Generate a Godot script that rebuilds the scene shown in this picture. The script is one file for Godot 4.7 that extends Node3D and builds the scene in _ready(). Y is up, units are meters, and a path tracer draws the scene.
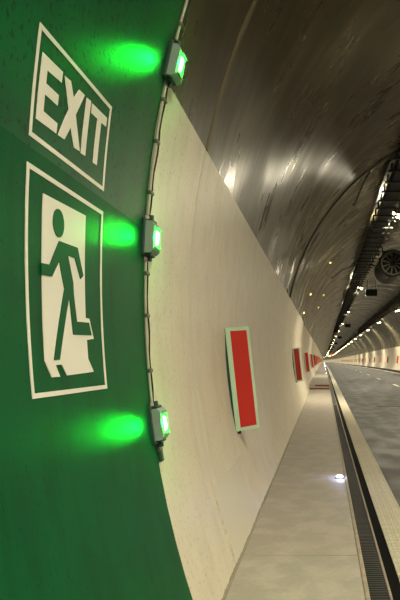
extends Node3D
# A road tunnel with an emergency exit marking. Depth d runs along -Z, the eye stands at the origin, metres.
const CX := 4.52
const CY := 0.38
const R := 5.5
const WALK := -1.53          # walkway level
const ROAD := -1.73          # carriageway level
const BLOCK := 10.6          # length of one lining block
const SEAM := 4.4            # depth of the first joint
const D_BACK := -27.4
const D_FAR := 863.0
const BAND := 0.2088         # angle of the top of the painted band
const LAMP_COLOR := Color(1.0, 0.955, 0.825)
const LAMP_ENERGY := 80.0

var M := {}
var used := {}

# ---------------------------------------------------------------- path of the tunnel
func ox(d: float) -> float:
	return 0.0 if d < 450.0 else -(d - 450.0) * (d - 450.0) / 8000.0

func oy(d: float) -> float:
	if d < 60.0: return 0.0
	if d < 120.0: return -0.006 * (d - 60.0) * (d - 60.0) / 120.0
	return -0.006 * (d - 90.0)

func P(x: float, y: float, d: float) -> Vector3:
	return Vector3(x + ox(d), y + oy(d), -d)

func ring(a: float, r: float, d: float) -> Vector3:
	return P(CX + r * cos(a), CY + r * sin(a), d)

# a point on the left wall: depth, arc height above the axis, distance off the wall
func W(d: float, s: float, n: float) -> Vector3:
	return ring(PI - s / R, R + recess(d, s) - n, d)

# the later blocks are cast a little wider than the first ones
func recess(d: float, s: float) -> float:
	if s > BAND * R: return 0.16 if d > 25.58 else (0.12 if d > 14.99 else 0.0)
	return 0.06 if d > 25.58 else 0.0

func wall_frame(d: float, s: float) -> Transform3D:
	var a := PI - s / R
	var n := Vector3(-cos(a), -sin(a), 0)
	var t := Vector3(-n.y, n.x, 0)
	return Transform3D(Basis(n, t, Vector3(0, 0, 1)), W(d, s, 0.0))

# ---------------------------------------------------------------- mesh building
class Mb:
	var v := PackedVector3Array()
	var n := PackedVector3Array()
	var uv := PackedVector2Array()

	func tri(a: Vector3, b: Vector3, c: Vector3, o: Vector3, ua := Vector2.ZERO, ub := Vector2.ZERO, uc := Vector2.ZERO) -> void:
		var g := (b - a).cross(c - a)
		if g.length_squared() < 1e-18: return
		var flip := g.dot(o) > 0.0
		var q := g.normalized() if flip else -g.normalized()
		if flip:
			v.append_array([a, c, b]); uv.append_array([ua, uc, ub])
		else:
			v.append_array([a, b, c]); uv.append_array([ua, ub, uc])
		n.append_array([q, q, q])

	func quad(a: Vector3, b: Vector3, c: Vector3, d: Vector3, o: Vector3, u := []) -> void:
		if u.is_empty(): u = [Vector2(0, 0), Vector2(1, 0), Vector2(1, 1), Vector2(0, 1)]
		tri(a, b, c, o, u[0], u[1], u[2]); tri(a, c, d, o, u[0], u[2], u[3])

	func smooth_quad(p: Array, q: Array, u: Array) -> void:
		var g: Vector3 = (p[1] - p[0]).cross(p[2] - p[0])
		var order := [0, 1, 2, 0, 2, 3]
		if g.dot(q[0] + q[2]) > 0.0: order = [0, 2, 1, 0, 3, 2]
		for k in order:
			v.append(p[k]); n.append(q[k]); uv.append(u[k])

	func box(c: Vector3, size: Vector3, bevel := 0.0, x := Transform3D.IDENTITY) -> void:
		var h := size / 2.0
		var b := minf(bevel, minf(h.x, minf(h.y, h.z)) * 0.9)
		var at := func(sx, sy, sz, k): return x * (c + Vector3(sx * (h.x - (0.0 if k == 0 else b)), sy * (h.y - (0.0 if k == 1 else b)), sz * (h.z - (0.0 if k == 2 else b))))
		for s in [-1, 1]:
			quad(at.call(s, -1, -1, 0), at.call(s, 1, -1, 0), at.call(s, 1, 1, 0), at.call(s, -1, 1, 0), x.basis * Vector3(s, 0, 0))
			quad(at.call(-1, s, -1, 1), at.call(1, s, -1, 1), at.call(1, s, 1, 1), at.call(-1, s, 1, 1), x.basis * Vector3(0, s, 0))
			quad(at.call(-1, -1, s, 2), at.call(1, -1, s, 2), at.call(1, 1, s, 2), at.call(-1, 1, s, 2), x.basis * Vector3(0, 0, s))
		if b <= 0.0: return
		for s in [-1, 1]:
			for t in [-1, 1]:
				quad(at.call(s, t, -1, 0), at.call(s, t, 1, 0), at.call(s, t, 1, 1), at.call(s, t, -1, 1), x.basis * Vector3(s, t, 0))
				quad(at.call(s, -1, t, 0), at.call(s, 1, t, 0), at.call(s, 1, t, 2), at.call(s, -1, t, 2), x.basis * Vector3(s, 0, t))
				quad(at.call(-1, s, t, 1), at.call(1, s, t, 1), at.call(1, s, t, 2), at.call(-1, s, t, 2), x.basis * Vector3(0, s, t))
				for w in [-1, 1]:
					tri(at.call(s, t, w, 0), at.call(s, t, w, 1), at.call(s, t, w, 2), x.basis * Vector3(s, t, w))

	# a polygon in the x-y plane of x, given depth from z0 to z1
	func prism(poly: PackedVector2Array, z0: float, z1: float, x := Transform3D.IDENTITY) -> void:
		var area := 0.0
		for i in poly.size():
			area += poly[i].cross(poly[(i + 1) % poly.size()])
		var idx := Geometry2D.triangulate_polygon(poly)
		for zz in [z0, z1]:
			var o: Vector3 = x.basis * Vector3(0, 0, signf(zz - (z0 + z1) / 2.0))
			for k in range(0, idx.size(), 3):
				tri(x * Vector3(poly[idx[k]].x, poly[idx[k]].y, zz), x * Vector3(poly[idx[k + 1]].x, poly[idx[k + 1]].y, zz), x * Vector3(poly[idx[k + 2]].x, poly[idx[k + 2]].y, zz), o)
		for i in poly.size():
			var a := poly[i]
			var b := poly[(i + 1) % poly.size()]
			var e := (b - a) * signf(area)
			quad(x * Vector3(a.x, a.y, z0), x * Vector3(b.x, b.y, z0), x * Vector3(b.x, b.y, z1), x * Vector3(a.x, a.y, z1), x.basis * Vector3(e.y, -e.x, 0))

	func tube(pts: Array, r: float, sides := 8) -> void:
		var rings := []
		var up := Vector3(0.31, 0.87, 0.21).normalized()
		for i in pts.size():
			var t: Vector3 = (pts[mini(i + 1, pts.size() - 1)] - pts[maxi(i - 1, 0)]).normalized()
			var e := t.cross(up).normalized()
			var f := t.cross(e).normalized()
			var rr := []
			for k in sides:
				var a := TAU * k / sides
				rr.append(e * cos(a) + f * sin(a))
			rings.append(rr)
		for i in pts.size() - 1:
			for k in sides:
				var j := (k + 1) % sides
				smooth_quad([pts[i] + rings[i][k] * r, pts[i] + rings[i][j] * r, pts[i + 1] + rings[i + 1][j] * r, pts[i + 1] + rings[i + 1][k] * r], [rings[i][k], rings[i][j], rings[i + 1][j], rings[i + 1][k]], [Vector2.ZERO, Vector2.ZERO, Vector2.ZERO, Vector2.ZERO])
		for e in [0, pts.size() - 1]:
			var o: Vector3 = (pts[0] - pts[1]) if e == 0 else (pts[e] - pts[e - 1])
			for k in sides:
				tri(pts[e], pts[e] + rings[e][k] * r, pts[e] + rings[e][(k + 1) % sides] * r, o)

	# profile of (radius, height) turned about the y axis of x
	func lathe(prof: Array, sides := 24, x := Transform3D.IDENTITY) -> void:
		for i in prof.size() - 1:
			var p: Vector2 = prof[i]
			var q: Vector2 = prof[i + 1]
			var e := (q - p).normalized()
			for k in sides:
				var a := TAU * k / sides
				var b := TAU * (k + 1) / sides
				var ca := Vector3(cos(a), 0, sin(a))
				var cb := Vector3(cos(b), 0, sin(b))
				var na: Vector3 = x.basis * (ca * e.y + Vector3(0, -e.x, 0))
				var nb: Vector3 = x.basis * (cb * e.y + Vector3(0, -e.x, 0))
				smooth_quad([x * (ca * p.x + Vector3(0, p.y, 0)), x * (cb * p.x + Vector3(0, p.y, 0)), x * (cb * q.x + Vector3(0, q.y, 0)), x * (ca * q.x + Vector3(0, q.y, 0))], [na, nb, nb, na], [Vector2(k, i), Vector2(k + 1, i), Vector2(k + 1, i + 1), Vector2(k, i + 1)])

	func mesh(shift := Vector3.ZERO) -> ArrayMesh:
		var a := []
		a.resize(Mesh.ARRAY_MAX)
		if shift != Vector3.ZERO:
			for i in v.size(): v[i] -= shift
		a[Mesh.ARRAY_VERTEX] = v; a[Mesh.ARRAY_NORMAL] = n; a[Mesh.ARRAY_TEX_UV] = uv
		var m := ArrayMesh.new()
		m.add_surface_from_arrays(Mesh.PRIMITIVE_TRIANGLES, a)
		return m

# a closed profile in x-y drawn along the depth ds
func sweep(b: Mb, prof: PackedVector2Array, ds: Array) -> void:
	var area := 0.0
	for i in prof.size(): area += prof[i].cross(prof[(i + 1) % prof.size()])
	for i in prof.size():
		var p := prof[i]
		var q := prof[(i + 1) % prof.size()]
		var e := (q - p) * signf(area)
		var o := Vector3(e.y, -e.x, 0)
		for k in ds.size() - 1:
			b.quad(P(p.x, p.y, ds[k]), P(q.x, q.y, ds[k]), P(q.x, q.y, ds[k + 1]), P(p.x, p.y, ds[k + 1]), o, [Vector2(p.x, ds[k]), Vector2(q.x, ds[k]), Vector2(q.x, ds[k + 1]), Vector2(p.x, ds[k + 1])])
	var idx := Geometry2D.triangulate_polygon(prof)
	for e in [0, ds.size() - 1]:
		for k in range(0, idx.size(), 3):
			b.tri(P(prof[idx[k]].x, prof[idx[k]].y, ds[e]), P(prof[idx[k + 1]].x, prof[idx[k + 1]].y, ds[e]), P(prof[idx[k + 2]].x, prof[idx[k + 2]].y, ds[e]), Vector3(0, 0, 1 if e == 0 else -1))

func steps(d0: float, d1: float, step: float) -> Array:
	var n := maxi(1, int(ceil((d1 - d0) / step)))
	var l := []
	for i in n + 1: l.append(d0 + (d1 - d0) * i / n)
	return l

func rect(x0: float, y0: float, x1: float, y1: float, c := 0.0) -> PackedVector2Array:
	if c <= 0.0: return PackedVector2Array([Vector2(x0, y0), Vector2(x1, y0), Vector2(x1, y1), Vector2(x0, y1)])
	return PackedVector2Array([Vector2(x0, y0), Vector2(x1, y0), Vector2(x1, y1 - c), Vector2(x1 - c, y1), Vector2(x0 + c, y1), Vector2(x0, y1 - c)])

# a flat figure in (depth, arc height) bent onto the left wall, from n0 to n1 off the wall
func bent(poly: PackedVector2Array, n0: float, n1: float, b: Mb = null) -> Mb:
	if b == null: b = Mb.new()
	var lo := 1e9
	var hi := -1e9
	for p in poly:
		lo = minf(lo, p.y); hi = maxf(hi, p.y)
	var cuts := maxi(1, int(ceil((hi - lo) / 0.05)))
	for k in cuts:
		var y0 := lo + (hi - lo) * k / cuts
		var y1 := lo + (hi - lo) * (k + 1) / cuts
		for piece in Geometry2D.intersect_polygons(poly, rect(-99, y0, 999, y1)):
			var idx := Geometry2D.triangulate_polygon(piece)
			var f := wall_frame(piece[0].x, (y0 + y1) / 2.0)
			for t in range(0, idx.size(), 3):
				b.tri(W(piece[idx[t]].x, piece[idx[t]].y, n1), W(piece[idx[t + 1]].x, piece[idx[t + 1]].y, n1), W(piece[idx[t + 2]].x, piece[idx[t + 2]].y, n1), f.basis.x)
	var area := 0.0
	for i in poly.size(): area += poly[i].cross(poly[(i + 1) % poly.size()])
	for i in poly.size():
		var p := poly[i]
		var q := poly[(i + 1) % poly.size()]
		var e := (q - p) * signf(area)
		var f := wall_frame(p.x, p.y)
		var o := -f.basis.z * e.y - f.basis.y * e.x
		var m := maxi(1, int(ceil(absf(q.y - p.y) / 0.05)))
		for k in m:
			var c := p.lerp(q, float(k) / m)
			var g := p.lerp(q, float(k + 1) / m)
			b.quad(W(c.x, c.y, n0), W(g.x, g.y, n0), W(g.x, g.y, n1), W(c.x, c.y, n1), o)
	return b


# one piece of the concrete lining between two angles and two depths; a groove at an end where g0 / g1 is set
func lining(a0: float, a1: float, d0: float, d1: float, start: float, g0 := true, g1 := true, rin := R) -> Mb:
	var b := Mb.new()
	var near := d0 < 60.0 and d1 > -8.0
	var na := maxi(4, int(ceil(absf(a1 - a0) / (0.035 if near else 0.075))))
	var rows := []
	if g0: rows.append([d0, rin + 0.03])
	for d in steps(d0 + (0.018 if g0 else 0.0), d1 - (0.018 if g1 else 0.0), 5.5): rows.append([d, rin])
	if g1: rows.append([d1, rin + 0.03])
	var turned: bool = int(round((start - SEAM) / BLOCK)) % 2 != 0
	for i in rows.size() - 1:
		for k in na:
			var a := a0 + (a1 - a0) * k / na
			var c := a0 + (a1 - a0) * (k + 1) / na
			var pts := [ring(a, rows[i][1], rows[i][0]), ring(c, rows[i][1], rows[i][0]), ring(c, rows[i + 1][1], rows[i + 1][0]), ring(a, rows[i + 1][1], rows[i + 1][0])]
			var us := []
			for q in [[a, i], [c, i], [c, i + 1], [a, i + 1]]:
				var u: float = (rows[q[1]][0] - start) / BLOCK
				us.append(Vector2(1.0 - u if turned else u, (q[0] + 0.6) * R / 24.0))
			var ia := Vector3(-cos(a), -sin(a), 0)
			var ic := Vector3(-cos(c), -sin(c), 0)
			if rows[i][1] == rows[i + 1][1]: b.smooth_quad(pts, [ia, ic, ic, ia], us)
			else: b.quad(pts[0], pts[1], pts[2], pts[3], ia, us)
	for k in na:
		var a := a0 + (a1 - a0) * k / na
		var c := a0 + (a1 - a0) * (k + 1) / na
		var o := Vector3(cos(a), sin(a), 0)
		b.quad(ring(a, R + 0.4, d0), ring(c, R + 0.4, d0), ring(c, R + 0.4, d1), ring(a, R + 0.4, d1), o)
		b.quad(ring(a, rows[0][1], d0), ring(c, rows[0][1], d0), ring(c, R + 0.4, d0), ring(a, R + 0.4, d0), Vector3(0, 0, 1))
		b.quad(ring(a, rows[-1][1], d1), ring(c, rows[-1][1], d1), ring(c, R + 0.4, d1), ring(a, R + 0.4, d1), Vector3(0, 0, -1))
	for e in [[a0, -1.0], [a1, 1.0]]:
		var o2: Vector3 = Vector3(-sin(e[0]), cos(e[0]), 0) * e[1] * signf(a1 - a0)
		b.quad(ring(e[0], rin, d0), ring(e[0], R + 0.4, d0), ring(e[0], R + 0.4, d1), ring(e[0], rin, d1), o2)
	return b

# ---------------------------------------------------------------- objects
func numbered(called: String) -> String:
	used[called] = used.get(called, -1) + 1
	return called if used[called] == 0 else "%s_%03d" % [called, used[called]]

func thing(called: String, label: String, category: String, at: Vector3, group := "") -> Node3D:
	var o := Node3D.new()
	o.name = numbered(called)
	add_child(o)
	o.position = at
	o.set_meta("label", label); o.set_meta("category", category)
	if group: o.set_meta("group", group)
	return o

func part(called: String, b: Mb, mat: Material, parent: Node3D, world := false) -> MeshInstance3D:
	var o := MeshInstance3D.new()
	o.name = called
	o.mesh = b.mesh(parent.global_position if world else Vector3.ZERO)
	o.material_override = mat
	o.cast_shadow = GeometryInstance3D.SHADOW_CASTING_SETTING_ON
	parent.add_child(o, true)
	return o

func shared(called: String, m: Mesh, mat: Material, parent: Node3D, at := Transform3D.IDENTITY) -> MeshInstance3D:
	var o := MeshInstance3D.new()
	o.name = called; o.mesh = m; o.material_override = mat; o.transform = at
	parent.add_child(o, true)
	return o

func setting(called: String, label: String, category: String) -> Node3D:
	var o := Node3D.new()
	o.name = called
	add_child(o)
	o.set_meta("kind", "structure"); o.set_meta("label", label); o.set_meta("category", category)
	return o

func copy(o: Node3D, label := "", group := "") -> Node3D:
	var c: Node3D = o.duplicate()
	c.name = numbered(String(o.name).split("_0")[0])
	add_child(c)
	if label: c.set_meta("label", label)
	if group: c.set_meta("group", group)
	return c

# ---------------------------------------------------------------- textures and materials
func noise_img(seed_: int, freq: float, w: int, h: int, sx := 1, sy := 1, oct := 4) -> PackedByteArray:
	var f := FastNoiseLite.new()
	f.seed = seed_; f.frequency = freq; f.noise_type = FastNoiseLite.TYPE_SIMPLEX_SMOOTH
	f.fractal_type = FastNoiseLite.FRACTAL_FBM; f.fractal_octaves = oct
	var im := f.get_seamless_image(w / sx, h / sy)
	if sx > 1 or sy > 1: im.resize(w, h, Image.INTERPOLATE_BILINEAR)
	im.convert(Image.FORMAT_L8)
	return im.get_data()

func tex(im: Image) -> ImageTexture:
	im.generate_mipmaps()
	return ImageTexture.create_from_image(im)

func grey(bytes: PackedByteArray, w: int, h: int) -> ImageTexture:
	return tex(Image.create_from_data(w, h, false, Image.FORMAT_L8, bytes))

func mat(color: Color, rough := 0.7, metal := 0.0) -> StandardMaterial3D:
	var m := StandardMaterial3D.new()
	m.albedo_color = color; m.roughness = rough; m.metallic = metal
	return m

func glow(color: Color, energy: float) -> StandardMaterial3D:
	var m := mat(Color(0.9, 0.9, 0.9), 0.4)
	m.emission_enabled = true; m.emission = color; m.emission_energy_multiplier = energy
	return m

func sm(a: float, b: float, x: float) -> float:
	return smoothstep(a, b, x)

# concrete of the lining: soft brushed smears along the arc, stains, and a roughness that follows them
func lining_material(seed_: int, dark: Color, light: Color, rough_lo: float, rough_hi: float, contrast: float, bump: float) -> StandardMaterial3D:
	var w := 768
	var h := 768
	var smear := noise_img(seed_, 0.010, w, h, 1, 2, 5)
	var fine := noise_img(seed_ + 1, 0.06, w, h, 1, 3, 3)
	var blot := noise_img(seed_ + 2, 0.006, w, h, 1, 1, 4)
	var grain := noise_img(seed_ + 3, 0.3, w, h, 1, 1, 2)
	var col := PackedByteArray(); col.resize(w * h * 3)
	var rou := PackedByteArray(); rou.resize(w * h)
	var hgt := PackedByteArray(); hgt.resize(w * h)
	for i in w * h:
		var s := sm(0.15, 0.85, smear[i] / 255.0)
		var f := fine[i] / 255.0
		var g := grain[i] / 255.0
		var t := clampf((s * 0.55 + sm(0.3, 0.75, blot[i] / 255.0) * 0.45) * contrast + (f - 0.5) * 0.18 + (g - 0.5) * 0.14 + (1.0 - contrast) * 0.5, 0.0, 1.0)
		col[i * 3] = int(255 * lerpf(dark.r, light.r, t))
		col[i * 3 + 1] = int(255 * lerpf(dark.g, light.g, t))
		col[i * 3 + 2] = int(255 * lerpf(dark.b, light.b, t))
		rou[i] = int(255 * clampf(lerpf(rough_lo, rough_hi, clampf(1.0 - s * 0.75 + (f - 0.5) * 0.6, 0, 1)), 0, 1))
		hgt[i] = int(255 * clampf(0.55 * smear[i] / 255.0 + 0.4 * f, 0, 1))
	var m := mat(Color.WHITE, 1.0)
	m.albedo_texture = tex(Image.create_from_data(w, h, false, Image.FORMAT_RGB8, col))
	m.roughness_texture = grey(rou, w, h)
	m.heightmap_enabled = true; m.heightmap_scale = bump; m.heightmap_texture = grey(hgt, w, h)
	m.uv1_scale = Vector3(1, 2, 1)
	return m

# paint on concrete: faint runs down the arc, bug holes and scuffs
func paint_material(seed_: int, base: Color, dirt: Color, amount: float, holes: float, rough: float, bump: float) -> StandardMaterial3D:
	var w := 768
	var h := 768
	var runs := noise_img(seed_, 0.02, w, h, 1, 8, 4)
	var blot := noise_img(seed_ + 1, 0.008, w, h, 1, 1, 5)
	var grain := noise_img(seed_ + 2, 0.25, w, h, 1, 1, 2)
	var pits := noise_img(seed_ + 3, 0.09, w, h, 1, 1, 2)
	var col := PackedByteArray(); col.resize(w * h * 3)
	var hgt := PackedByteArray(); hgt.resize(w * h)
	for i in w * h:
		var r := sm(0.45, 0.85, runs[i] / 255.0)
		var bl := sm(0.35, 0.8, blot[i] / 255.0)
		var g := grain[i] / 255.0
		var pit := sm(1.0 - holes, 1.0 - holes + 0.06, pits[i] / 255.0)
		var t := clampf((r * 0.5 + bl * 0.5) * amount + (g - 0.5) * 0.08 * amount + pit * 0.6, 0.0, 1.0)
		col[i * 3] = int(255 * lerpf(base.r, dirt.r, t))
		col[i * 3 + 1] = int(255 * lerpf(base.g, dirt.g, t))
		col[i * 3 + 2] = int(255 * lerpf(base.b, dirt.b, t))
		hgt[i] = int(255 * clampf(0.75 + 0.1 * (g - 0.5) + 0.12 * (blot[i] / 255.0 - 0.5) - 0.7 * pit, 0, 1))
	var m := mat(Color.WHITE, rough)
	m.albedo_texture = tex(Image.create_from_data(w, h, false, Image.FORMAT_RGB8, col))
	m.heightmap_enabled = true; m.heightmap_scale = bump; m.heightmap_texture = grey(hgt, w, h)
	m.uv1_scale = Vector3(4, 9, 1)
	return m

func ground_material(seed_: int, a: Color, b: Color, rough_lo: float, rough_hi: float, bump: float, scale: Vector3, stretch: int) -> StandardMaterial3D:
	var w := 512
	var h := 512
	var big := noise_img(seed_, 0.01, w, h, 1, stretch, 5)
	var mid := noise_img(seed_ + 1, 0.06, w, h, 1, stretch, 3)
	var grain := noise_img(seed_ + 2, 0.4, w, h, 1, 1, 2)
	var col := PackedByteArray(); col.resize(w * h * 3)
	var rou := PackedByteArray(); rou.resize(w * h)
	for i in w * h:
		var t := clampf(sm(0.25, 0.75, big[i] / 255.0) * 0.55 + (mid[i] / 255.0) * 0.3 + (grain[i] / 255.0 - 0.5) * 0.5, 0.0, 1.0)
		col[i * 3] = int(255 * lerpf(a.r, b.r, t))
		col[i * 3 + 1] = int(255 * lerpf(a.g, b.g, t))
		col[i * 3 + 2] = int(255 * lerpf(a.b, b.b, t))
		rou[i] = int(255 * lerpf(rough_lo, rough_hi, sm(0.3, 0.7, big[i] / 255.0)))
	var m := mat(Color.WHITE, 1.0)
	m.albedo_texture = tex(Image.create_from_data(w, h, false, Image.FORMAT_RGB8, col))
	m.roughness_texture = grey(rou, w, h)
	m.heightmap_enabled = true; m.heightmap_scale = bump; m.heightmap_texture = grey(grain, w, h)
	m.uv1_triplanar = true; m.uv1_world_triplanar = true; m.uv1_scale = scale
	return m

func make_materials() -> void:
	M.lining = lining_material(11, Color(0.21, 0.195, 0.14), Color(0.40, 0.37, 0.28), 0.20, 0.44, 0.9, 0.30)
	M.cream = paint_material(51, Color(0.855, 0.82, 0.755), Color(0.69, 0.65, 0.57), 0.25, 0.25, 0.42, 0.06)
	M.green = paint_material(71, Color(0.008, 0.325, 0.175), Color(0.008, 0.26, 0.135), 0.7, 0.22, 0.5, 0.06)
	M.green_rough = paint_material(91, Color(0.008, 0.325, 0.175), Color(0.01, 0.15, 0.08), 0.3, 0.30, 0.46, 0.06)
	M.green_rough.metallic_specular = 0.4
	M.green.metallic_specular = 0.25
	M.patch = paint_material(111, Color(0.825, 0.805, 0.745), Color(0.70, 0.675, 0.60), 0.4, 0.22, 0.5, 0.08)
	M.fillet = paint_material(123, Color(0.72, 0.69, 0.62), Color(0.42, 0.39, 0.33), 0.9, 0.34, 0.7, 0.15)
	M.mortar = paint_material(121, Color(0.46, 0.43, 0.34), Color(0.34, 0.32, 0.24), 0.8, 0.3, 0.7, 0.15)
	M.walk = ground_material(131, Color(0.64, 0.61, 0.57), Color(0.76, 0.73, 0.69), 0.55, 0.75, 0.05, Vector3(0.5, 0.5, 0.5), 1)
	M.kerb = ground_material(141, Color(0.60, 0.55, 0.48), Color(0.74, 0.69, 0.62), 0.6, 0.8, 0.08, Vector3(1, 1, 1), 1)
	M.asphalt = ground_material(151, Color(0.112, 0.112, 0.11), Color(0.148, 0.146, 0.143), 0.56, 0.68, 0.1, Vector3(0.25, 0.25, 0.12), 1)
	M.marking = ground_material(161, Color(0.76, 0.73, 0.66), Color(0.90, 0.88, 0.81), 0.55, 0.75, 0.05, Vector3(2, 2, 2), 1)
	M.grate = mat(Color(0.16, 0.16, 0.15), 0.5, 0.4)
	M.steel = mat(Color(0.45, 0.44, 0.40), 0.45, 0.8)
	M.dark_steel = mat(Color(0.17, 0.17, 0.15), 0.55, 0.5)
	M.black = mat(Color(0.04, 0.04, 0.035), 0.55)
	M.sealant = mat(Color(0.10, 0.10, 0.095), 0.95)
	M.sealant.metallic_specular = 0.15
	M.white_mark = mat(Color(0.88, 0.87, 0.84), 0.5)
	M.green_mark = mat(Color(0.008, 0.325, 0.175), 0.5)
	M.green_mark.metallic_specular = 0.25
	M.red = mat(Color(0.72, 0.08, 0.02), 0.4)
	M.mint = mat(Color(0.70, 0.80, 0.70), 0.45)
	M.teal = mat(Color(0.03, 0.22, 0.22), 0.5)
	M.housing = mat(Color(0.52, 0.62, 0.56), 0.45)
	M.gland = mat(Color(0.16, 0.26, 0.23), 0.5)
	M.cable = mat(Color(0.08, 0.08, 0.07), 0.5)
	M.conduit = mat(Color(0.68, 0.66, 0.60), 0.4, 0.1)
	M.riser = mat(Color(0.42, 0.22, 0.13), 0.7)
	M.lens_green = glow(Color(0.55, 1.0, 0.55), 3.0)
	M.lens_far = glow(Color(0.1, 1.0, 0.3), 30.0)
	M.lamp = glow(Color(1.0, 0.9, 0.66), 25.0)
	M.guide = glow(Color(0.85, 0.88, 1.0), 60.0)
	M.signal_green = glow(Color(0.0, 1.0, 0.6), 30.0)
	M.signal_red = glow(Color(1.0, 0.08, 0.03), 30.0)

# ---------------------------------------------------------------- builders of things
func ceiling_lamp(called: String, at: Vector3, tilt: float, label: String, group: String, source: Node3D) -> Node3D:
	var t: Node3D
	if source:
		t = copy(source, label, group)
		t.position = at
		t.rotation.z = tilt
		return t
	t = thing(called, label, "lamp", at, group)
	t.rotation.z = tilt
	var b := Mb.new()
	b.box(Vector3(0, 0.07, 0), Vector3(0.46, 0.12, 0.32), 0.02)
	part("housing", b, M.dark_steel, t)
	b = Mb.new()
	b.box(Vector3(0, -0.03, 0), Vector3(0.42, 0.08, 0.30), 0.012)
	part("diffuser", b, M.lamp, t)
	for s in [-1, 1]:  # side plates added to cut sideways light from the diffuser
		b = Mb.new()
		b.box(Vector3(0.225 * s, -0.03, 0), Vector3(0.012, 0.10, 0.30), 0.003)
		part("added_side_shield", b, M.dark_steel, t)
	for s in [-1, 1]:
		b = Mb.new()
		b.box(Vector3(0.17 * s, 0.20, 0), Vector3(0.03, 0.18, 0.03), 0.004)
		part("hanger", b, M.dark_steel, t)
	var l := AreaLight3D.new()
	l.name = "lamp_light"
	l.area_size = Vector2(0.36, 0.22)
	l.light_color = LAMP_COLOR; l.light_energy = LAMP_ENERGY; l.shadow_enabled = true
	l.area_range = 120.0
	l.position = Vector3(0, -0.075, 0); l.rotation.x = -PI / 2
	t.add_child(l)
	return t

func beacon(d: float, s: float, label: String, lens: Material, aim := Vector3.ZERO) -> Node3D:
	var f := wall_frame(d, s)
	var t := thing("green_beacon", label, "beacon", f.origin, "green beacons on the edge of the exit marking" if aim != Vector3.ZERO else "green beacons at the next exit")
	t.basis = f.basis
	var b := Mb.new()
	b.box(Vector3(0.009, 0, 0.0), Vector3(0.018, 0.20, 0.15), 0.004)
	var plate := part("back_plate", b, M.gland, t)
	b = Mb.new()   # body: a block with cut corners, its flat end towards the traffic
	b.prism(PackedVector2Array([Vector2(0.018, -0.085), Vector2(0.048, -0.085), Vector2(0.064, -0.066), Vector2(0.064, 0.066), Vector2(0.048, 0.085), Vector2(0.018, 0.085)]), -0.065, 0.065)
	var body := part("housing", b, M.housing, t)
	for k in [-1, 1]:
		b = Mb.new()
		b.box(Vector3(0.034, 0.092 * k, 0.0), Vector3(0.026, 0.016, 0.09), 0.004)
		part("end_cap", b, M.gland, body)
	b = Mb.new()   # rounded lens rib standing proud of the road side
	b.prism(PackedVector2Array([Vector2(0.064, -0.042), Vector2(0.074, -0.037), Vector2(0.078, -0.028), Vector2(0.078, 0.028), Vector2(0.074, 0.037), Vector2(0.064, 0.042)]), 0.008, 0.03)
	part("lens", b, lens, t)
	for k in [-1, 1]:
		b = Mb.new()
		b.box(Vector3(0.066, 0.054 * k, 0.0), Vector3(0.022, 0.008, 0.09), 0.002)
		part("lens_guard", b, M.housing, body)
	for k in [-1, 1]:
		b = Mb.new()
		b.tube([Vector3(0.03, 0.098 * k, 0.0), Vector3(0.028, 0.125 * k, 0.0)], 0.012, 10)
		part("cable_gland", b, M.gland, t)
		for j in [-1, 1]:
			b = Mb.new()
			b.tube([Vector3(0.016, 0.09 * k, 0.062 * j), Vector3(0.021, 0.09 * k, 0.062 * j)], 0.006, 8)
			part("screw", b, M.steel, plate)
	if aim != Vector3.ZERO:
		var l := SpotLight3D.new()
		l.name = "beacon_light"
		l.light_color = Color(0.0, 1.0, 0.18); l.light_energy = 0.9; l.spot_range = 30.0; l.spot_angle = 12.0; l.spot_angle_attenuation = 2.5
		l.shadow_enabled = true; l.light_size = 0.02
		t.add_child(l)
		l.position = Vector3(0.074, 0, 0.036)
		l.basis = Basis.looking_at(f.affine_inverse() * aim - l.position, Vector3(0, 1, 0))
		var o := OmniLight3D.new()
		o.name = "beacon_glow"
		o.light_color = Color(0.10, 1.0, 0.25); o.light_energy = 0.09; o.omni_range = 30.0; o.light_size = 0.03; o.shadow_enabled = true
		t.add_child(o)
		o.position = Vector3(0.10, 0, 0.01)
	return t

# upright board on a wall, turned half towards the traffic; side is 1 on the left wall and -1 on the right
func marker_board(label: String, group: String, side: float) -> Node3D:
	var t := thing("marker_board", label, "marker board", Vector3.ZERO, group)
	var dir := Vector3(0.215, 0, -0.18 * side)
	var w := dir.length()
	var turn := Transform3D(Basis(dir.normalized(), Vector3.UP, dir.normalized().cross(Vector3.UP)), Vector3(0.004 * side, 0, 0))
	var b := Mb.new()
	b.box(Vector3(side * w / 2, 0, -0.006), Vector3(w, 1.03, 0.012), 0.003, turn)
	var face := part("board", b, M.mint, t)
	b = Mb.new()
	b.box(Vector3(side * 0.150, 0.0, 0.0015), Vector3(0.19, 0.96, 0.004), 0.001, turn)
	part("red_face", b, M.red, face)
	b = Mb.new()   # dark teal plate filling the gap behind the board
	b.prism(PackedVector2Array([Vector2(0.003 * side, -0.51), Vector2(0.003 * side, 0.51), Vector2(-0.018 * side, 0.25), Vector2(-0.023 * side, 0.0), Vector2(-0.018 * side, -0.25)]), -0.012, -0.002)
	part("gap_plate", b, M.teal, t)
	for k in [-0.36, 0.36]:
		b = Mb.new()
		b.box(Vector3(0.09 * side, k, -0.19), Vector3(0.20, 0.03, 0.015), 0.003)
		part("bracket", b, M.dark_steel, t)
	b = Mb.new()
	b.box(Vector3(0.03 * side, -0.525, -0.03), Vector3(0.035, 0.03, 0.012), 0.003)
	part("foot", b, M.dark_steel, t)
	return t

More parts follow.
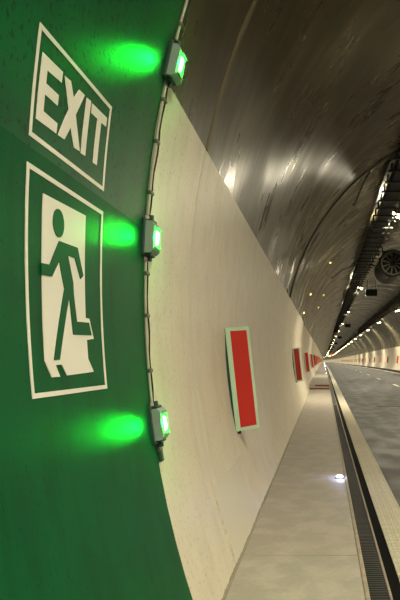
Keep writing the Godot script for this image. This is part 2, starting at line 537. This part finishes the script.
func place_board(t: Node3D, d: float, side: int) -> void:
	if side > 0:
		var f := wall_frame(d, -0.60)
		f.origin = W(d, -0.60, 0.024)
		t.transform = f
	else:
		var a := -0.60 / R
		var out := Vector3(cos(a), sin(a), 0)
		t.transform = Transform3D(Basis(out, Vector3(-out.y, out.x, 0), Vector3(0, 0, 1)), ring(a, R - 0.024, d))

func jet_fan(at: Vector3) -> void:
	var t := thing("jet_fan", "round dark jet fan with pale spokes hung below the tunnel crown", "fan", at)
	var x := Transform3D(Basis(Vector3(1, 0, 0), PI / 2), Vector3.ZERO)   # the y axis of the lathe along +z
	var b := Mb.new()
	b.lathe([Vector2(0.55, 0.02), Vector2(0.66, 0.0), Vector2(0.69, -0.05), Vector2(0.69, -3.0), Vector2(0.55, -3.02)], 40, x)
	part("casing", b, M.dark_steel, t)
	b = Mb.new()
	b.lathe([Vector2(0.535, -3.0), Vector2(0.535, 0.01), Vector2(0.56, 0.03), Vector2(0.60, 0.03), Vector2(0.62, 0.0)], 40, x)
	part("inlet_rim", b, M.steel, t)
	b = Mb.new()
	b.lathe([Vector2(0.535, -0.9), Vector2(0.0, -0.9)], 40, x)
	part("baffle", b, M.black, t)
	b = Mb.new()
	b.lathe([Vector2(0.0, -0.02), Vector2(0.09, -0.04), Vector2(0.15, -0.10), Vector2(0.16, -0.5)], 24, x)
	var hub := part("hub", b, M.black, t)
	for k in 11:
		b = Mb.new()
		var turn := Transform3D(Basis(Vector3(0, 0, 1), TAU * k / 11.0), Vector3.ZERO)
		b.prism(PackedVector2Array([Vector2(0.15, -0.022), Vector2(0.53, -0.042), Vector2(0.53, 0.042), Vector2(0.15, 0.022)]), -0.14, -0.12, turn)
		part("blade", b, M.steel, hub)
	for z in [-0.5, -2.5]:
		for s in [-1, 1]:
			b = Mb.new()
			b.tube([Vector3(0.45 * s, 0.5, z), Vector3(0.5 * s, 0.93, z)], 0.03, 8)
			part("hanger", b, M.dark_steel, t)
		b = Mb.new()
		b.box(Vector3(0, 0.66, z), Vector3(1.0, 0.06, 0.08), 0.01)
		part("cross_bar", b, M.dark_steel, t)
	for s in [-1, 1]:
		b = Mb.new()
		b.box(Vector3(0.3 * s, -0.69, -0.3), Vector3(0.10, 0.06, 0.10), 0.01)
		part("lifting_lug", b, M.steel, t)

func tray(label: String, x0: float, x1: float, y: float, lin: float, called_side: float) -> void:
	# open ladder tray: two rails, cross brackets every metre, cables lying in it
	var t := thing("cable_tray", label, "cable tray", Vector3.ZERO)
	var ds := steps(-25.0, 820.0, 12.0)
	for x in [x0, x1]:
		var b := Mb.new()
		var tall: bool = (x == x0) == (called_side > 0)   # wall-side rail raised to block lamp glints on the vault
		sweep(b, rect(x - 0.025, y - 0.05, x + 0.025, y + (0.21 if tall else 0.01)), ds)
		part("rail", b, M.dark_steel, t)
	for k in 4:
		var b := Mb.new()
		var xx := lerpf(x0 + 0.09, x1 - 0.2, k / 3.0) if called_side > 0 else lerpf(x0 + 0.2, x1 - 0.09, k / 3.0)
		sweep(b, PackedVector2Array([Vector2(xx - 0.05, y - 0.03), Vector2(xx + 0.05, y - 0.03), Vector2(xx + 0.055, y + 0.02), Vector2(xx, y + 0.055), Vector2(xx - 0.055, y + 0.02)]), ds)
		part("cable", b, M.cable, t)
	var one := Mb.new()
	one.box(Vector3((x0 + x1) / 2 - 0.06 * called_side, y - 0.075, 0), Vector3(x1 - x0 + 0.34, 0.045, 0.10), 0.006)
	var xr := x1 - 0.02 if called_side > 0 else x0 + 0.02
	var top := CY + sqrt(R * R - (xr - CX) * (xr - CX)) + 0.02
	one.box(Vector3(xr, (y + top) / 2, 0), Vector3(0.04, top - y + 0.1, 0.04), 0.006)
	var xl := x0 - 0.14 if called_side > 0 else x1 + 0.14
	var top2 := CY + sqrt(R * R - (xl - CX) * (xl - CX)) + 0.02
	one.box(Vector3(xl, (y - 0.1 + top2) / 2, 0), Vector3(0.05, maxf(0.12, top2 - y + 0.1), 0.12), 0.008)
	var m := one.mesh()
	for i in 110:
		var d := 5.0 + i
		shared("bracket", m, M.dark_steel, t, Transform3D(Basis.IDENTITY, P(0, 0, d)))
	var rest := Mb.new()
	for i in 100:
		var d := 116.0 + i * 2.0
		rest.box(P((x0 + x1) / 2, y - 0.075, d), Vector3(x1 - x0 + 0.3, 0.045, 0.10))
	part("far_brackets", rest, M.dark_steel, t).set_meta("kind", "stuff")

func guide_light(at: Vector3, label: String, group: String, source: Node3D, lit: bool) -> Node3D:
	if source:
		var c := copy(source, label, group)
		c.position = at
		if not lit:
			for k in c.get_children():
				if k is Light3D: c.remove_child(k); k.free()
		return c
	var t := thing("guide_light", label, "light", at, group)
	var b := Mb.new()
	b.lathe([Vector2(0.065, 0.0), Vector2(0.06, 0.012), Vector2(0.045, 0.016), Vector2(0.042, 0.008)], 20)
	part("ring", b, M.steel, t)
	b = Mb.new()
	b.lathe([Vector2(0.042, 0.008), Vector2(0.036, 0.024), Vector2(0.02, 0.034), Vector2(0.0, 0.036)], 20)
	part("lens", b, M.guide, t)
	var o := OmniLight3D.new()
	o.name = "guide_glow"
	o.light_color = Color(0.75, 0.80, 1.0); o.light_energy = 0.06; o.omni_range = 40.0; o.light_size = 0.03; o.shadow_enabled = true
	o.position = Vector3(0, 0.07, 0)
	t.add_child(o)
	return t

# ---------------------------------------------------------------- the scene
func _ready() -> void:
	# camera: looks straight along the tunnel, lens shifted so that the vanishing point lies right of and below the middle
	var cam := Camera3D.new()
	cam.name = "camera"
	cam.near = 0.05; cam.far = 2000.0
	cam.projection = Camera3D.PROJECTION_FRUSTUM
	cam.size = 0.05
	cam.frustum_offset = Vector2(-124.0 / 600.0 * 0.05, 58.0 / 600.0 * 0.05)
	add_child(cam)
	cam.current = true
	var we := WorldEnvironment.new()
	var env := Environment.new()
	env.background_mode = Environment.BG_COLOR
	env.background_color = Color.BLACK
	env.tonemap_mode = Environment.TONE_MAPPER_LINEAR
	env.tonemap_exposure = 1.0
	env.sdfgi_enabled = true; env.ssao_enabled = true; env.ssil_enabled = true
	we.environment = env
	we.name = "environment"
	add_child(we)

	make_materials()
	build_lining()
	build_ground()
	build_signs()
	build_wall_things()
	build_lamps()
	build_overhead()

func build_lining() -> void:
	var left := setting("wall_left", "curved left tunnel wall painted cream with a green exit zone", "wall")
	var right := setting("wall_right", "cream painted lower wall beyond the carriageway", "wall")
	var top := setting("ceiling", "brown grey concrete vault of the tunnel", "ceiling")
	var a_base := -0.56
	var n := int(round((D_FAR - D_BACK) / BLOCK))
	for i in n:
		var d0 := D_BACK + i * BLOCK
		var d1 := d0 + BLOCK
		var lm: Material = M.lining
		var vault_r := R + recess((d0 + d1) / 2, 3.0)
		var rin := R + recess((d0 + d1) / 2, 0.0)
		var home := absf(d1 - SEAM) < 0.1
		part("painted_block", lining(a_base, BAND, d0, d1, d0), M.cream, right)
		if home:
			var cut := PI - 0.56
			part("painted_block", lining(PI - BAND, PI - a_base, d0, -1.5, d0, true, false), M.cream, left)
			part("painted_block", lining(PI - BAND, PI - a_base, 3.25, d1, d0, false, true), M.cream, left)
			part("green_block", lining(PI - 0.0575, PI - a_base, -1.5, 3.25, d0, false, false, R - 0.003), M.green, left)
			part("green_block", lining(cut, PI - 0.0575, -1.5, 3.25, d0, false, false), M.green_rough, left)
			part("vault_block", lining(BAND, cut, d0, d1, d0), lm, top)
			part("vault_block", lining(cut, PI - BAND, d0, -1.5, d0, true, false), lm, top)
			part("vault_block", lining(cut, PI - BAND, 3.25, d1, d0, false, true), lm, top)
		else:
			part("painted_block", lining(PI - BAND, PI - a_base, d0, d1, d0, true, true, rin), M.cream, left)
			part("vault_block", lining(BAND, PI - BAND, d0, d1, d0, true, true, vault_r), lm, top)
	# repaired plaster beside the first joint
	var b := bent(PackedVector2Array([Vector2(4.43, -1.36), Vector2(4.9, -1.345), Vector2(5.4, -1.36), Vector2(5.85, -1.345), Vector2(5.72, -1.60), Vector2(5.64, -1.96), Vector2(5.0, -1.98), Vector2(4.43, -1.96), Vector2(4.445, -1.8), Vector2(4.425, -1.6)]), 0.0, 0.004)
	part("plaster_patch", b, M.patch, left)
	var rng := RandomNumberGenerator.new()
	rng.seed = 5
	for span in [[-1.30, 1.145], [1.155, 5.5]]:   # ragged mortar filling of the first joint
		var lo := PackedVector2Array()
		var hi := PackedVector2Array()
		var k := 0
		while true:
			var sv := minf(span[0] + k * 0.04, span[1])
			lo.append(Vector2(SEAM - rng.randf_range(0.025, 0.055), sv))
			hi.append(Vector2(SEAM + rng.randf_range(0.025, 0.06), sv))
			k += 1
			if sv >= span[1]: break
		hi.reverse()
		lo.append_array(hi)
		part("joint_mortar", bent(lo, -0.02, 0.002), M.patch if span[0] < 0.0 else M.mortar, left if span[0] < 0.0 else top)
	var m := Mb.new()   # crumbled mortar in the joint
	for k in 26:
		var s := lerpf(-1.36, -1.92, pow(rng.randf(), 0.6))
		var x := wall_frame(SEAM + rng.randf_range(-0.03, 0.03), s)
		x.origin += x.basis.x * 0.004
		x.basis = x.basis * Basis(Vector3(1, 0, 0), rng.randf() * TAU)
		m.box(Vector3.ZERO, Vector3(0.012, rng.randf_range(0.01, 0.04), rng.randf_range(0.008, 0.025)), 0.003, x)
	var mo := part("crumbled_mortar", m, M.patch, left)
	mo.set_meta("kind", "stuff")
	# dark strip added to draw the arch edge at the second joint
	for sd in [15.0]:
		var edge_strip := Mb.new()
		for k in 60:
			var a := lerpf(BAND, PI - BAND, k / 60.0)
			var c := lerpf(BAND, PI - BAND, (k + 1) / 60.0)
			var rr := R - 0.03
			var inn := -Vector3(cos(a), sin(a), 0)
			edge_strip.quad(ring(a, rr, sd - 0.12), ring(c, rr, sd - 0.12), ring(c, rr, sd + 0.03), ring(a, rr, sd + 0.03), inn)
			edge_strip.quad(ring(a, R + 0.02, sd - 0.14), ring(c, R + 0.02, sd - 0.14), ring(c, rr, sd - 0.12), ring(a, rr, sd - 0.12), Vector3(0, 0, 1))
			edge_strip.quad(ring(a, R + 0.17, sd + 0.05), ring(c, R + 0.17, sd + 0.05), ring(c, rr, sd + 0.03), ring(a, rr, sd + 0.03), Vector3(0, 0, -1))
		part("arch_edge_strip", edge_strip, M.cable, top)
	# uneven mortar fillet where the wall meets the walkway
	var base := setting("baseboard_left", "uneven mortar fillet along the foot of the cream wall", "fillet")
	for q in 9:
		var lo2 := PackedVector2Array()
		var hi2 := PackedVector2Array()
		for k in 61:
			var dd := 2.4 + q * 3.0 + k * 0.05
			if dd > 25.5: continue
			lo2.append(Vector2(dd, -1.975))
			hi2.append(Vector2(dd, -1.932 + rng.randf_range(-0.006, 0.006)))
		if lo2.size() < 2: continue
		hi2.reverse()
		lo2.append_array(hi2)
		part("fillet", bent(lo2, -0.01, 0.012), M.fillet, base)
	var disc := PackedVector2Array()
	for k in 40: disc.append(Vector2(CX, CY) + Vector2(cos(TAU * k / 40), sin(TAU * k / 40)) * (R + 0.4))
	for e in [[D_BACK - 0.3, D_BACK, "wall_back", "closed end of the tunnel behind the viewer"], [D_FAR, D_FAR + 0.3, "wall_far", "far end of the tunnel"]]:
		var q := Mb.new()
		sweep(q, disc, [e[0], e[1]])
		var wo := setting(e[2], e[3], "wall")
		part("end_slab", q, M.lining, wo)

func build_ground() -> void:
	var road := setting("floor", "dark asphalt carriageway of the tunnel", "road")
	var b := Mb.new()
	sweep(b, rect(0.29, ROAD - 0.5, 9.0, ROAD), steps(D_BACK, D_FAR, 10.0))
	part("asphalt", b, M.asphalt, road)
	b = Mb.new()
	sweep(b, rect(0.583, ROAD, 0.872, ROAD + 0.004), steps(-10.0, D_FAR, 10.0))
	part("edge_line", b, M.marking, road)
	b = Mb.new()   # raised ribs of the profiled edge line
	for k in 420:
		var d := 3.0 + k * 0.045
		for c in 8:
			b.box(P(0.601 + c * 0.036, ROAD + 0.009, d + (0.010 if c % 2 == 0 else 0.0)), Vector3(0.037, 0.014, 0.024), 0.004)
	part("line_ribs", b, M.marking, road).set_meta("kind", "stuff")
	for k in 30:   # dashes of the centre line
		var d := 14.0 + (k - 2) * 12.0
		b = Mb.new()
		sweep(b, rect(4.48, ROAD, 4.63, ROAD + 0.004), [d - 1.5, d + 1.5])
		part("centre_dash", b, M.marking, road)
	b = Mb.new()
	sweep(b, rect(8.2, ROAD, 8.5, ROAD + 0.004), steps(-10.0, D_FAR, 10.0))
	part("edge_line", b, M.marking, road)

	var gutter := setting("trim_1", "dark grated gutter between walkway kerb and edge line", "gutter")
	b = Mb.new()
	sweep(b, rect(0.30, ROAD, 0.475, ROAD + 0.006), steps(-10.0, D_FAR, 10.0))
	part("grate_bed", b, M.grate, gutter)
	b = Mb.new()
	sweep(b, rect(0.475, ROAD, 0.492, ROAD + 0.014), steps(-10.0, D_FAR, 10.0))
	part("steel_edge", b, M.kerb, gutter)
	b = Mb.new()
	sweep(b, rect(0.492, ROAD, 0.583, ROAD + 0.003), steps(-10.0, D_FAR, 10.0))
	part("sealant_strip", b, M.sealant, gutter)
	b = Mb.new()
	for k in 420:
		b.box(P(0.388, ROAD + 0.010, 3.0 + k * 0.045), Vector3(0.165, 0.012, 0.018), 0.003)
	part("grate_bars", b, M.grate, gutter).set_meta("kind", "stuff")

	var walk := setting("sidewalk", "pale concrete slab walkway along the left wall", "sidewalk")
	var d := 4.65 - 3.0 * 5
	while d < 29.0:
		var e := minf(d + 3.0, 29.2)
		if 29.2 - e < 0.5: e = 29.2
		b = Mb.new()
		sweep(b, rect(-1.05, WALK - 0.5, 0.262, WALK, 0.006), [d + 0.004, e - 0.004])
		part("slab", b, M.walk, walk)
		d = e if e < 29.2 else 99.0
	b = Mb.new()
	sweep(b, rect(-1.05, WALK - 0.6, 0.26, WALK - 0.012), steps(D_BACK, 29.3, 10.0))
	part("bed", b, M.kerb, walk)
	d = 30.4
	while d < 105.0:
		b = Mb.new()
		sweep(b, rect(-1.05, WALK - 0.5, 0.262, WALK + 0.18, 0.006), [d + 0.004, d + 2.996])
		part("slab", b, M.walk, walk)
		d += 3.0
	b = Mb.new()
	sweep(b, rect(-1.05, WALK - 0.5, 0.262, WALK + 0.18), steps(d, D_FAR, 10.0))
	part("slab", b, M.walk, walk)
	b = Mb.new()
	sweep(b, rect(-1.05, WALK - 0.5, 0.262, WALK + 0.09, 0.006), [29.2, 30.4])
	var st := part("step", b, M.walk, walk)
	b = Mb.new()
	sweep(b, rect(-0.98, WALK, 0.262, WALK + 0.085), [29.17, 29.2])
	part("riser", b, M.riser, st)
	b = Mb.new()
	sweep(b, rect(-0.45, WALK + 0.09, 0.262, WALK + 0.175), [30.37, 30.4])
	part("riser", b, M.riser, st)

	var kerb := setting("trim_2", "narrow kerb edging the walkway", "kerb")
	b = Mb.new()
	sweep(b, rect(0.264, WALK - 0.5, 0.298, WALK - 0.004, 0.006), steps(D_BACK, 29.3, 10.0))
	part("kerb_strip", b, M.kerb, kerb)
	b = Mb.new()
	sweep(b, rect(0.264, WALK - 0.5, 0.298, WALK + 0.176, 0.006), steps(29.3, D_FAR, 10.0))
	part("kerb_strip", b, M.kerb, kerb)

	var far := setting("trim_3", "raised walkway along the far wall", "walkway")
	b = Mb.new()
	sweep(b, rect(8.9, WALK - 0.6, 10.1, WALK, 0.02), steps(D_BACK, D_FAR, 10.0))
	part("walkway_slab", b, M.walk, far)
	b = Mb.new()
	sweep(b, rect(8.86, WALK - 0.5, 8.9, WALK + 0.05, 0.008), steps(D_BACK, D_FAR, 10.0))
	part("kerb_strip", b, M.dark_steel, far)

	var jt := thing("drain_cover", "dark flat drain cover across the near traffic lane", "drain cover", P(2.5, ROAD, 21.6))
	b = Mb.new()
	b.box(Vector3(0, 0.004, 0), Vector3(1.2, 0.008, 0.34), 0.002)
	part("frame", b, M.dark_steel, jt)
	for k in 12:
		b = Mb.new()
		b.box(Vector3(-0.52 + k * 0.095, 0.012, 0), Vector3(0.05, 0.010, 0.30), 0.002)
		part("bar", b, M.grate, jt)

func outline(b: Mb, d0: float, d1: float, s0: float, s1: float, w: float, n0: float, n1: float) -> void:
	bent(rect(d0, s1 - w, d1, s1), n0, n1, b)
	bent(rect(d0, s0, d1, s0 + w), n0, n1, b)
	bent(rect(d0, s0 + w, d0 + w, s1 - w), n0, n1, b)
	bent(rect(d1 - w, s0 + w, d1, s1 - w), n0, n1, b)

func pv(a: Array) -> PackedVector2Array:
	var l := PackedVector2Array()
	for i in range(0, a.size(), 2): l.append(Vector2(a[i], a[i + 1]))
	return l

func build_signs() -> void:
	# EXIT, lettered on the green wall
	var t := thing("exit_lettering", "white EXIT lettering in a thin white frame on the green wall", "sign", W(2.30, 0.54, 0))
	var b := Mb.new()
	outline(b, 1.967, 2.634, 0.352, 0.724, 0.016, 0.0, 0.0025)
	part("frame", b, M.white_mark, t, true)
	var letters := {
		"letter_e": [2.006, 0.645, 2.160, 0.651, 2.160, 0.612, 2.050, 0.605, 2.050, 0.560, 2.148, 0.562, 2.147, 0.524, 2.050, 0.523, 2.050, 0.464, 2.157, 0.464, 2.155, 0.427, 2.004, 0.421],
		"letter_x": [2.176, 0.646, 2.229, 0.650, 2.265, 0.604, 2.304, 0.652, 2.357, 0.654, 2.297, 0.552, 2.361, 0.434, 2.307, 0.430, 2.265, 0.492, 2.222, 0.430, 2.168, 0.427, 2.235, 0.548],
		"letter_i": [2.376, 0.653, 2.420, 0.657, 2.414, 0.434, 2.371, 0.431],
		"letter_t": [2.433, 0.654, 2.597, 0.660, 2.596, 0.622, 2.541, 0.619, 2.537, 0.436, 2.495, 0.434, 2.499, 0.618, 2.434, 0.616]}
	for k in letters:
		part(k, bent(pv(letters[k]), 0.0, 0.0025), M.white_mark, t, true)

	# the running figure
	t = thing("running_figure_sign", "framed green running figure leaving through a white doorway on green wall", "sign", W(2.29, -0.13, 0))
	b = Mb.new()
	outline(b, 1.957, 2.631, -0.515, 0.262, 0.017, 0.002, 0.006)
	part("frame", b, M.white_mark, t, true)
	part("doorway", bent(pv([2.075, 0.190, 2.445, 0.200, 2.442, -0.217, 2.480, -0.218, 2.518, -0.300, 2.444, -0.307, 2.445, -0.383, 2.494, -0.438, 2.232, -0.446, 2.194, -0.405, 2.146, -0.406, 2.175, -0.449, 2.109, -0.449, 2.064, -0.391, 2.072, -0.084]), 0.002, 0.006), M.white_mark, t, true)
	var fig := part("running_figure", bent(pv([2.203, 0.050, 2.368, 0.055, 2.424, -0.048, 2.394, -0.066, 2.341, 0.009, 2.280, 0.009, 2.325, -0.088, 2.327, -0.130, 2.350, -0.238, 2.469, -0.235, 2.491, -0.286, 2.309, -0.290, 2.286, -0.147, 2.178, -0.387, 2.131, -0.389, 2.244, -0.122, 2.203, -0.025, 2.144, -0.089, 2.062, -0.094, 2.064, -0.053, 2.126, -0.049]), 0.005, 0.0085), M.green_mark, t, true)
	var head := PackedVector2Array()
	for k in 28: head.append(Vector2(2.196, 0.1135) + Vector2(cos(TAU * k / 28) * 0.046, sin(TAU * k / 28) * 0.0515))
	var h := bent(head, 0.005, 0.0085)
	part("head", h, M.green_mark, t, true)

func build_wall_things() -> void:
	var spots := [1.236, 0.273, -0.744]
	var says := ["green-lit beacon box at the top, level with EXIT lettering", "green-lit beacon box in the middle, beside the running figure's head", "green-lit beacon box at the bottom end of the conduit"]
	var aims := [W(2.96, 1.085, 0.0), W(2.95, 0.235, 0.0), W(2.93, -0.72, 0.0)]
	for k in 3: beacon(3.27, spots[k], says[k], M.lens_green, aims[k])
	# conduit and cable up the edge of the green paint
	var t := thing("cable_conduit", "thin conduit with clips running up the edge of the green paint", "conduit", W(3.27, 0.3, 0))
	var runs := [[-0.86, -0.62 - 0.25], [-0.62, 0.148], [0.398, 1.111], [1.361, 3.0]]
	for r in runs:
		if r[1] - r[0] < 0.05: continue
		var pts := []
		var pts2 := []
		for k in 13:
			var s := lerpf(r[0], r[1], k / 12.0)
			pts.append(W(3.255, s, 0.010))
			pts2.append(W(3.29 + 0.012 * sin(k * 1.3), s, 0.008 + 0.006 * sin(PI * k / 12.0)))
		var b := Mb.new()
		b.tube(pts, 0.008, 8)
		part("pipe", b, M.conduit, t, true)
		b = Mb.new()
		b.tube(pts2, 0.005, 6)
		part("cable", b, M.cable, t, true)
	for s in [-0.88, -0.45, -0.15, 0.08, 0.52, 0.80, 1.03, 1.45, 1.75, 2.1, 2.5]:
		var f := wall_frame(3.268, s)
		var b := Mb.new()
		b.box(Vector3(0.012, 0, 0), Vector3(0.026, 0.022, 0.05), 0.004, f)
		part("clip", b, M.steel, t, true)
	var bt := Mb.new()
	bt.box(Vector3(0.014, 0, 0), Vector3(0.022, 0.10, 0.035), 0.004, wall_frame(3.272, -0.90))
	part("end_stub", bt, M.gland, t, true)

	# marker boards along both walls
	var first := marker_board("largest red marker board with pale frame, first along the cream wall", "red marker boards along the walkway wall", 1.0)
	place_board(first, 5.9, 1)
	for k in range(1, 28):
		var lab := "red marker board with pale frame further along the walkway wall"
		if k == 2: lab = "third red marker board along the walkway wall, first past the brown steps"
		if k == 1: lab = "second red marker board along the walkway wall, before the brown steps"
		var c := copy(first, lab, "red marker boards along the walkway wall")
		place_board(c, 5.9 + 12.4 * k, 1)
	var other: Node3D = null
	for k in range(-1, 28):
		var c: Node3D
		if other == null:
			other = marker_board("narrow red marker board on the wall beyond the carriageway", "red marker boards on the far wall", -1.0)
			c = other
		else: c = copy(other)
		place_board(c, 5.9 + 12.4 * k, -1)
	for k in 3:
		beacon(262.0, spots[k], "tiny green beacon shining at the next exit down the tunnel", M.lens_far)

func build_lamps() -> void:
	var first: Node3D = null
	for k in range(-1, 36):
		var d := 22.2 + 23.0 * k
		var lab := "warm white lamp hung beside the walkway-side cable tray past the jet fan"
		if k == -1: lab = "warm white lamp overhead on the walkway side, behind the green exit zone's end"
		if k == 0: lab = "large bright warm lamp at the cable tray just before the jet fan"
		if k == 1: lab = "warm lamp at the cable tray next to the largest dark signal box"
		var l := ceiling_lamp("ceiling_lamp", P(2.7, 5.30, d), -0.35, lab, "ceiling lamps on the walkway side", first)
		if first == null: first = l
	for k in range(-1, 41):
		var d := 20.0 * k
		ceiling_lamp("ceiling_lamp", P(7.32, 4.74, d), 0.25, "warm white lamp hung beside the cable tray over the far lane", "ceiling lamps over the far lane", first)
	var g: Node3D = null
	for k in 36:
		if k == 1: continue
		var d := 7.65 + 22.5 * k
		var o := guide_light(P(0.2, WALK + (0.18 if k > 0 else 0.0), d), "bright bluish guide light set in the walkway slab" if k == 0 else "small bluish guide light on the walkway past the brown steps", "guide lights in the walkway", g, d < 180.0)
		if g == null: g = o
	for k in range(-1, 36):
		var d := 7.15 + 22.5 * k
		guide_light(P(8.97, WALK, d), "small bluish guide light on the kerb of the far walkway", "guide lights along the far kerb", g, d < 180.0 and k > 0)
	# small glowing domes for the warm spots on the vault
	var src: Node3D = null
	for q in [[25.0, 3.852], [25.0, 2.314], [25.0, 1.499], [35.0, 3.45], [37.5, 2.85]]:
		var f := wall_frame(q[0], q[1])
		var t: Node3D
		if src == null:
			t = thing("vault_glow_dome", "tiny warm glowing dome on the vault above the cream band", "lamp", f.origin, "tiny glowing domes on the vault")
			var b := Mb.new()
			b.box(Vector3(0.02, 0, 0), Vector3(0.04, 0.12, 0.12), 0.01)
			part("base", b, M.steel, t)
			b = Mb.new()
			b.lathe([Vector2(0.045, 0.0), Vector2(0.042, 0.03), Vector2(0.0, 0.05)], 14, Transform3D(Basis(Vector3(0, 0, 1), -PI / 2), Vector3(0.04, 0, 0)))
			part("lens", b, glow(Color(1.0, 0.85, 0.5), 3.0), t)
			src = t
		else:
			t = copy(src)
		t.transform = f

func build_overhead() -> void:
	tray("wide dark ladder cable tray hung under the vault above the walkway side", 1.95, 2.52, 5.06, 0.0, 1.0)
	tray("dark ladder cable tray hung under the vault over the far lane", 6.45, 7.0, 5.0, 0.0, -1.0)
	jet_fan(P(3.45, 4.75, 30.0))
	# cable that feeds the fan
	var t := thing("fan_cable", "thin dark cable slung from the wall across to the jet fan", "cable", P(0.9, 4.4, 29.0))
	var b := Mb.new()
	var pts := []
	for p in [Vector2(0.35, 3.9), Vector2(0.9, 4.3), Vector2(1.4, 4.52), Vector2(1.85, 4.58), Vector2(2.3, 4.55), Vector2(2.6, 4.5), Vector2(2.75, 4.3), Vector2(2.95, 4.15), Vector2(3.1, 4.2)]:
		pts.append(P(p.x, p.y, 29.4))
	b.tube(pts, 0.025, 8)
	part("sheath", b, M.cable, t, true)
	t = thing("bent_pipe", "short dark bent pipe stub on the vault beside the cable tray", "pipe", W(16.0, 4.85, 0))
	b = Mb.new()
	b.tube([W(15.5, 5.15, 0.0), W(15.6, 5.1, 0.06), W(15.95, 4.97, 0.07), W(17.2, 4.84, 0.07), W(18.1, 4.76, 0.06), W(18.2, 4.75, 0.0)], 0.025, 8)
	part("pipe", b, M.dark_steel, t, true)
	# dark boxes hung over the lane
	var src: Node3D = null
	for k in 8:
		var d := 44.3 * (k + 1)
		var at := P(3.5, 4.8, d)
		if src == null:
			src = thing("lane_signal_box", "largest dark rectangular lane signal box, hung just past the jet fan", "signal", at, "lane signal boxes under the crown")
			b = Mb.new()
			b.box(Vector3.ZERO, Vector3(0.85, 0.46, 0.22), 0.02)
			part("case", b, M.black, src)
			b = Mb.new()
			b.box(Vector3(0, 0.25, 0.06), Vector3(0.90, 0.02, 0.36), 0.004)
			part("hood", b, M.black, src)
			for s in [-1, 1]:
				b = Mb.new()
				b.tube([Vector3(0.3 * s, 0.22, 0), Vector3(0.3 * s, 0.98, 0)], 0.02, 8)
				part("hanger", b, M.dark_steel, src)
		else:
			copy(src, "dark lane signal box hung between the lamp rows further down the tunnel").position = at
	# lit lane signals far down the tunnel
	for q in [[3.0, 480.0, "signal_green", "teal lit lane signal far down over the near lane", M.signal_green], [5.6, 470.0, "signal_red", "red lit lane signal far down over the far lane", M.signal_red]]:
		var o := thing("lane_signal", q[3], "signal", P(q[0], 4.7, q[1]))
		b = Mb.new()
		b.box(Vector3(0, 0, -0.1), Vector3(0.9, 0.9, 0.18), 0.02)
		var case := part("case", b, M.black, o)
		b = Mb.new()
		b.lathe([Vector2(0.36, 0.0), Vector2(0.3, 0.04), Vector2(0.0, 0.06)], 20, Transform3D(Basis(Vector3(1, 0, 0), PI / 2), Vector3.ZERO))
		part("lens", b, q[4], case)
		b = Mb.new()
		b.tube([Vector3(0, 0.44, -0.1), Vector3(0, 0.95, -0.1)], 0.04, 8)
		part("hanger", b, M.dark_steel, o)
